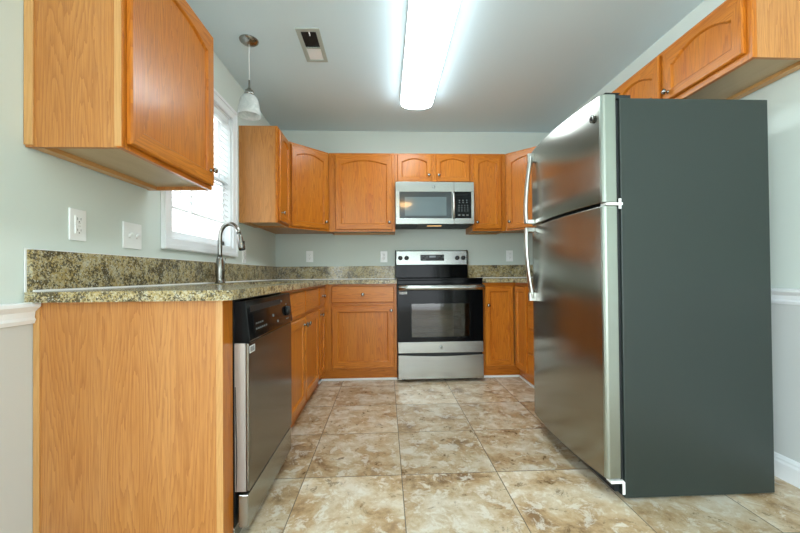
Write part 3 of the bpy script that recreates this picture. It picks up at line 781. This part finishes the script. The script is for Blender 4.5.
# ------------------------------------------------------------------ microwave
mw = thing('microwave_oven', 'stainless over-the-range microwave with black door window', 'microwave', (1.258, -.001, 1.430))
MH = 1.838-1.430; Y2 = -.389
b = MB(); b.box(0, RW, -.352, -.001, 0, MH); bd = b.build('body', 'matteblack', mw)
b = MB(); dxw = .565
b.box(0, dxw, Y2, -.3535, .002, .056); b.box(0, dxw, Y2, -.3535, .312, MH); b.box(0, .038, Y2, -.3535, .056, .312); b.box(.540, dxw, Y2, -.3535, .056, .312)
dr = b.build('door', 'steelX', mw, .002)
b = MB(); b.box(.038, .540, Y2+.001, -.3535, .056, .312); gl_ = b.build('door_glass', 'microdoor', dr)
b = MB(); b.box(.088, .490, Y2+.0004, Y2+.002, .082, .262); b.build('window', 'microglass', gl_)
b = MB(); b.tube([(.556, Y2, .300), (.556, Y2-.030, .290), (.556, Y2-.038, .185), (.556, Y2-.030, .066), (.556, Y2, .056)], .0105, 14); b.build('handle', 'steelZ', dr)
b = MB(); b.box(dxw+.0015, RW, Y2, -.3535, .002, .056); b.box(dxw+.0015, RW, Y2, -.3535, .312, MH); b.box(.733, RW, Y2, -.3535, .056, .312)
pn = b.build('control_panel', 'steelX', mw, .002)
b = MB(); b.box(dxw+.0015, .733, Y2+.001, -.3535, .056, .312); kp = b.build('keypad', 'black', pn)
b = MB(); b.box(.590, .715, Y2+.0002, Y2+.001, .268, .298); b.build('display', 'display', kp)
for rr, zz in enumerate((.225, .205, .178, .160, .142, .124)):
    for i in range(4 if rr > 1 else 3):
        xx = .605+i*.028 if rr > 1 else .610+i*.036
        b = MB(); b.box(xx, xx+.013, Y2, Y2+.001, zz, zz+(.006 if rr > 1 else .009)); b.build('button', 'mark', kp)
for i in range(3):
    b = MB(); b.box(.603+i*.040, .625+i*.040, Y2, Y2+.001, .080, .094); b.build('button', 'mark', kp)
badge(dr, (RW/2-.01, Y2-.0002, .358), (R90, 0, 0), .013)
for xa, xb in ((.05, .22), (.54, .71)):
    b = MB(); b.box(xa, xb, -.30, -.12, -.004, -.0005)
    for i in range(8): b.box(xa+.005, xb-.005, -.295+i*.022, -.287+i*.022, -.006, -.004)
    b.build('grease_filter', 'filter', bd)
b = MB(); b.box(.24, .52, -.34, -.25, -.005, -.0005); lp_ = b.build('lamp_housing', 'matteblack', bd)
b = MB(); b.box(.31, .45, -.325, -.285, -.008, -.0052); b.build('lamp_lens', 'lensglint', lp_, .001)

# ------------------------------------------------------------------ refrigerator
fr = thing('refrigerator', 'stainless top-freezer refrigerator with dark grey side on the right wall', 'refrigerator', (0, 0, 0))
FY0, FY1 = -2.354, -1.620; FX0, FX1 = 2.143, 2.795
b = MB(); b.box(FX0, FX1, FY0, FY1, .010, 1.682); b.build('cabinet_body', 'fridgeside', fr, .004)
b = MB(); b.box(FX0-.014, FX0-.0005, FY0+.010, FY1-.010, .06, 1.675); b.build('door_gasket', 'rubber', fr)
def fdoor(z0, z1):
    pts = []
    xb_ = FX0-.0145; n_ = 16; ya, yb = FY0+.002, FY1-.002
    pts.append((xb_, yb)); pts.append((xb_, ya))
    xe = 2.066; xc = 2.040; rr = .016
    for q in (90, 60, 30, 0):     # near rounded corner
        a = math.radians(q); pts.append((xe+rr-rr*math.cos(a)*1.0, ya+rr-rr*math.sin(a)))
    for i in range(1, n_):
        tt = i/n_; y = ya+rr+(yb-ya-2*rr)*tt; pts.append((xe-(xe-xc)*(1-(2*tt-1)**2), y))
    for q in (0, 30, 60, 90):
        a = math.radians(q); pts.append((xe+rr-rr*math.cos(a), yb-rr+rr*math.sin(a)))
    b = MB(); b.prism(pts, z0, z1)
    # side faces near the camera are the bright edge
    N = len(pts)
    for fi in range(2, 2+N):
        i = fi-2
        b.m[fi] = 1 if i in (1, 2, 3, 4) else 0
        if 4 <= i <= N-4: b.sm[fi] = True
    return b
dF = fdoor(1.243, 1.698).build('freezer_door', ['steelY', 'steeledge'], fr, .003)
dL = fdoor(.090, 1.229).build('fridge_door', ['steelY', 'steeledge'], fr, .003)
def handle(parent, z_end, z_free):
    """bowed bar: fixed mount at z_end on the door, stands off most near the split"""
    b = MB(); yh = FY1-.060; n_ = 18; path = []
    for i in range(n_+1):
        tt = i/n_; z = z_end+(z_free-z_end)*tt
        off = .014+.034*math.sin(min(tt*1.0, 1)*math.pi*.62)
        path.append((2.056-off, yh, z))
    b.tube(path, .0115, 14, flat=1.5)
    s_ = 1 if z_free > z_end else -1
    b.box(2.052-.03, 2.060, yh-.012, yh+.012, min(z_end-s_*.018, z_end+s_*.032), max(z_end-s_*.018, z_end+s_*.032))
    zf0, zf1 = sorted((z_free-s_*.022, z_free+s_*.002))
    b.box(path[-1][0]-.004, 2.058, yh-.012, yh+.012, zf0, zf1)
    return b.build('handle', 'steelZ', parent, .002)
handle(dF, 1.655, 1.250); handle(dL, .800, 1.222)
badge(dF, (2.0565, -2.300, 1.615), (R90, 0, -R90-.10), .017)
b = MB(); b.box(2.075, 2.20, FY0+.01, FY0+.08, 1.6835, 1.700); b.box(2.085, 2.150, FY0+.004, FY0+.09, 1.7005, 1.706); b.build('hinge_cover', 'rubber', fr, .003)
b = MB(); b.box(2.080, 2.150, FY0-.003, FY0+.04, 1.2305, 1.2415); b.box(2.132, 2.1425, FY0-.005, FY0-.0005, 1.215, 1.258); b.build('middle_hinge', 'plastic', fr, .001)
b = MB(); b.box(2.082, 2.138, FY0-.004, FY0+.03, .074, .0845); b.box(2.131, 2.142, FY0-.004, FY0-.0005, .028, .080); b.build('bottom_hinge', 'plastic', fr, .001)
b = MB(); b.box(2.118, 2.138, FY0+.03, FY1-.03, .022, .072); b.build('toe_grille', 'rubber', fr)
for x_ in (2.20, 2.74):
    for y_ in (FY0+.05, FY1-.05):
        b = MB(); b.lathe([(.02, 0), (.02, .0095)], 12, Matrix.Translation((x_, y_, .0))); b.build('foot', 'rubber', fr)

# ------------------------------------------------------------------ wall plates
def plate(label, loc, rotz, kind, name='wall_outlet', cat='outlet', group=None):
    """local: faces -y, centred"""
    t_ = thing(name, label, cat, loc, rotz, group)
    w_ = .073 if kind != 'toggle' else .118
    b = MB(); b.box(-w_/2, w_/2, -.006, 0, -.059, .059); p = b.build('cover_plate', 'plastic', t_, .002)
    if kind == 'duplex':
        for zz in (.020, -.020):
            b = MB(); b.lathe([(.0165, 0), (.0165, .002), (.0155, .003), (0, .003)], 20, Matrix.Translation((0, -.006, zz)) @ Matrix.Rotation(R90, 4, 'X')); s_ = b.build('receptacle', 'plastic', t_)
            b = MB(); b.box(-.007, -.0055, -.0095, -.009, zz-.002, zz+.007); b.box(.0055, .007, -.0095, -.009, zz-.002, zz+.006); b.box(-.002, .002, -.0095, -.009, zz-.011, zz-.007); b.build('slots', 'slot', s_)
    elif kind == 'gfci':
        b = MB(); b.box(-.0165, .0165, -.009, -.006, -.034, .034); s_ = b.build('receptacle', 'plastic', t_, .001)
        b = MB()
        for zz in (.020, -.022): b.box(-.008, -.0065, -.0096, -.009, zz-.002, zz+.007); b.box(.0065, .008, -.0096, -.009, zz-.002, zz+.007); b.box(-.002, .002, -.0096, -.009, zz-.010, zz-.006)
        b.build('slots', 'slot', s_)
        for zz in (.004, -.007):
            b = MB(); b.box(-.006, .006, -.0105, -.009, zz, zz+.005); b.build('test_button', 'label', s_, .0005)
    else:
        for xx in (-.023, .023):
            b = MB(); b.box(xx-.0055, xx+.0055, -.0075, -.006, -.0125, .0125); s_ = b.build('switch_slot', 'label', t_)
            b = MB(); b.prism([(0, -.006), (-.016, .008), (-.012, .013), (0, .008)], xx-.004, xx+.004, 0, P4 @ Matrix.Translation((0, 0, 0))); o = b.build('toggle_lever', 'plastic', s_); o.location = (0, -.0075, 0)
    return t_
plate('white outlet with test buttons, above the near end of the counter', (.0005, -2.416, 1.145), R90, 'gfci')
plate('white double toggle switch plate left of the window', (.0005, -2.127, 1.135), R90, 'toggle', 'light_switch', 'switch')
plate('white outlet on the window wall beyond the faucet', (.0005, -.841, 1.112), R90, 'duplex')
plate('white outlet on the back wall nearest the left corner', (.357, -.0005, 1.146), 0, 'duplex')
plate('white outlet on the back wall just left of the range', (1.140, -.0005, 1.138), 0, 'duplex')
plate('white outlet on the back wall between the range and the fridge', (2.495, -.0005, 1.138), 0, 'duplex')

# ------------------------------------------------------------------ ceiling things
cl = thing('ceiling_light', 'long white fluorescent fixture glowing on the ceiling', 'light', (1.4345, -1.36, H))
hl = .68; hw_ = .137
def cap(y, s_): return [(hw_*math.sin(a), y+s_*.08*math.cos(a)) for a in [math.radians(q*15) for q in range(-6, 7)]]
out = cap(hl-.08, 1)[::-1] + cap(-hl+.08, -1)
b = MB(); b.prism([(x, y) for x, y in out], -.046, -.001); b.build('base_pan', 'white', cl)
b = MB(); n_ = len(out)
b.loops([[(x*.99, y*.998, -.0465) for x, y in out], [(x*.99, y*.998, -.065) for x, y in out], [(x*.93, y*.985, -.082) for x, y in out], [(x*.75, y*.95, -.090) for x, y in out]], 0, True)
b.face(list(range(n_))[::-1], [(0, 0)]*n_); b.build('diffuser', 'tube', cl)

vt = thing('ceiling_vent', 'grey metal ceiling register with dark louvres and a pale damper plate', 'vent', (.684, -1.418, H))
b = MB(); a0, a1 = -.074, .074
b.box(a0, a1, -.174, -.146, -.008, -.0005); b.box(a0, a1, .150, .172, -.008, -.0005); b.box(a0, a0+.026, -.146, .150, -.008, -.0005); b.box(a1-.026, a1, -.146, .150, -.008, -.0005); b.box(a0+.026, a1-.026, .010, .022, -.008, -.0005)
b.build('frame', mat('vent_metal', (176, 184, 178), 0.45), vt, .001)
b = MB(); b.box(a0+.026, a1-.026, -.146, .010, -.0012, -.0004); b.build('duct_shade_sheet', 'slot', vt)  # thin dark sheet stands in for the shade inside the opening
b = MB()
for i in range(9): b.box(-.0008, .0008, -.144, .008, -.006, .0, M4=Matrix.Translation((a0+.032+i*.0106, 0, -.002)) @ Matrix.Rotation(math.radians(35), 4, 'Y'))
b.build('louvres', 'rubber', vt)
b = MB(); b.box(a0+.028, a1-.028, .024, .148, -.004, -.0015); b.build('damper_plate', 'white', vt)
b = MB(); b.box(.004, .010, -.150, -.118, -.016, -.008); b.build('lever', 'white', vt, .001)

def pendant(label, loc, drop, glassmat, name='pendant_lamp'):
    p = thing(name, label, 'lamp', loc)
    b = MB(); b.lathe([(.002, -.024), (.020, -.023), (.045, -.016), (.058, -.006), (.060, -.0005)], 28); b.build('canopy', 'nickel', p)
    b = MB(); b.tube([(0, 0, -.022), (0, 0, -drop)], .0022, 8); b.build('cord', 'plastic', p)
    b = MB(); z = -drop; b.lathe([(.005, z+.002), (.006, z-.045), (.010, z-.050), (.012, z-.058), (.026, z-.068), (.030, z-.082), (.028, z-.098), (.022, z-.102)], 20); b.build('socket', 'nickel', p)
    b = MB(); s0 = z-.096
    prof = [(.024, s0), (.038, s0-.006), (.050, s0-.020), (.058, s0-.042), (.064, s0-.075), (.069, s0-.110), (.072, s0-.136), (.069, s0-.137), (.065, s0-.108), (.060, s0-.074), (.054, s0-.042), (.046, s0-.022), (.034, s0-.009), (.020, s0-.004)]
    b.lathe(prof, 32, caps=False); b.build('glass_shade', glassmat, p)
    return p
pendant('small pendant lamp with white bell glass hanging over the sink', (.282, -1.459, H), .262, 'alabaster')
fl = thing('dome_light', 'lit warm dome light on the ceiling behind the camera', 'light', (1.577, -4.53, H))
b = MB(); b.lathe([(.165, -.030), (.170, -.022), (.170, -.0005)], 32); b.build('base_ring', 'nickel', fl)
b = MB(); b.lathe([(.02, -.105), (.07, -.097), (.115, -.076), (.145, -.048), (.150, -.031)], 32); b.build('glass_dome', 'warmglass', fl)
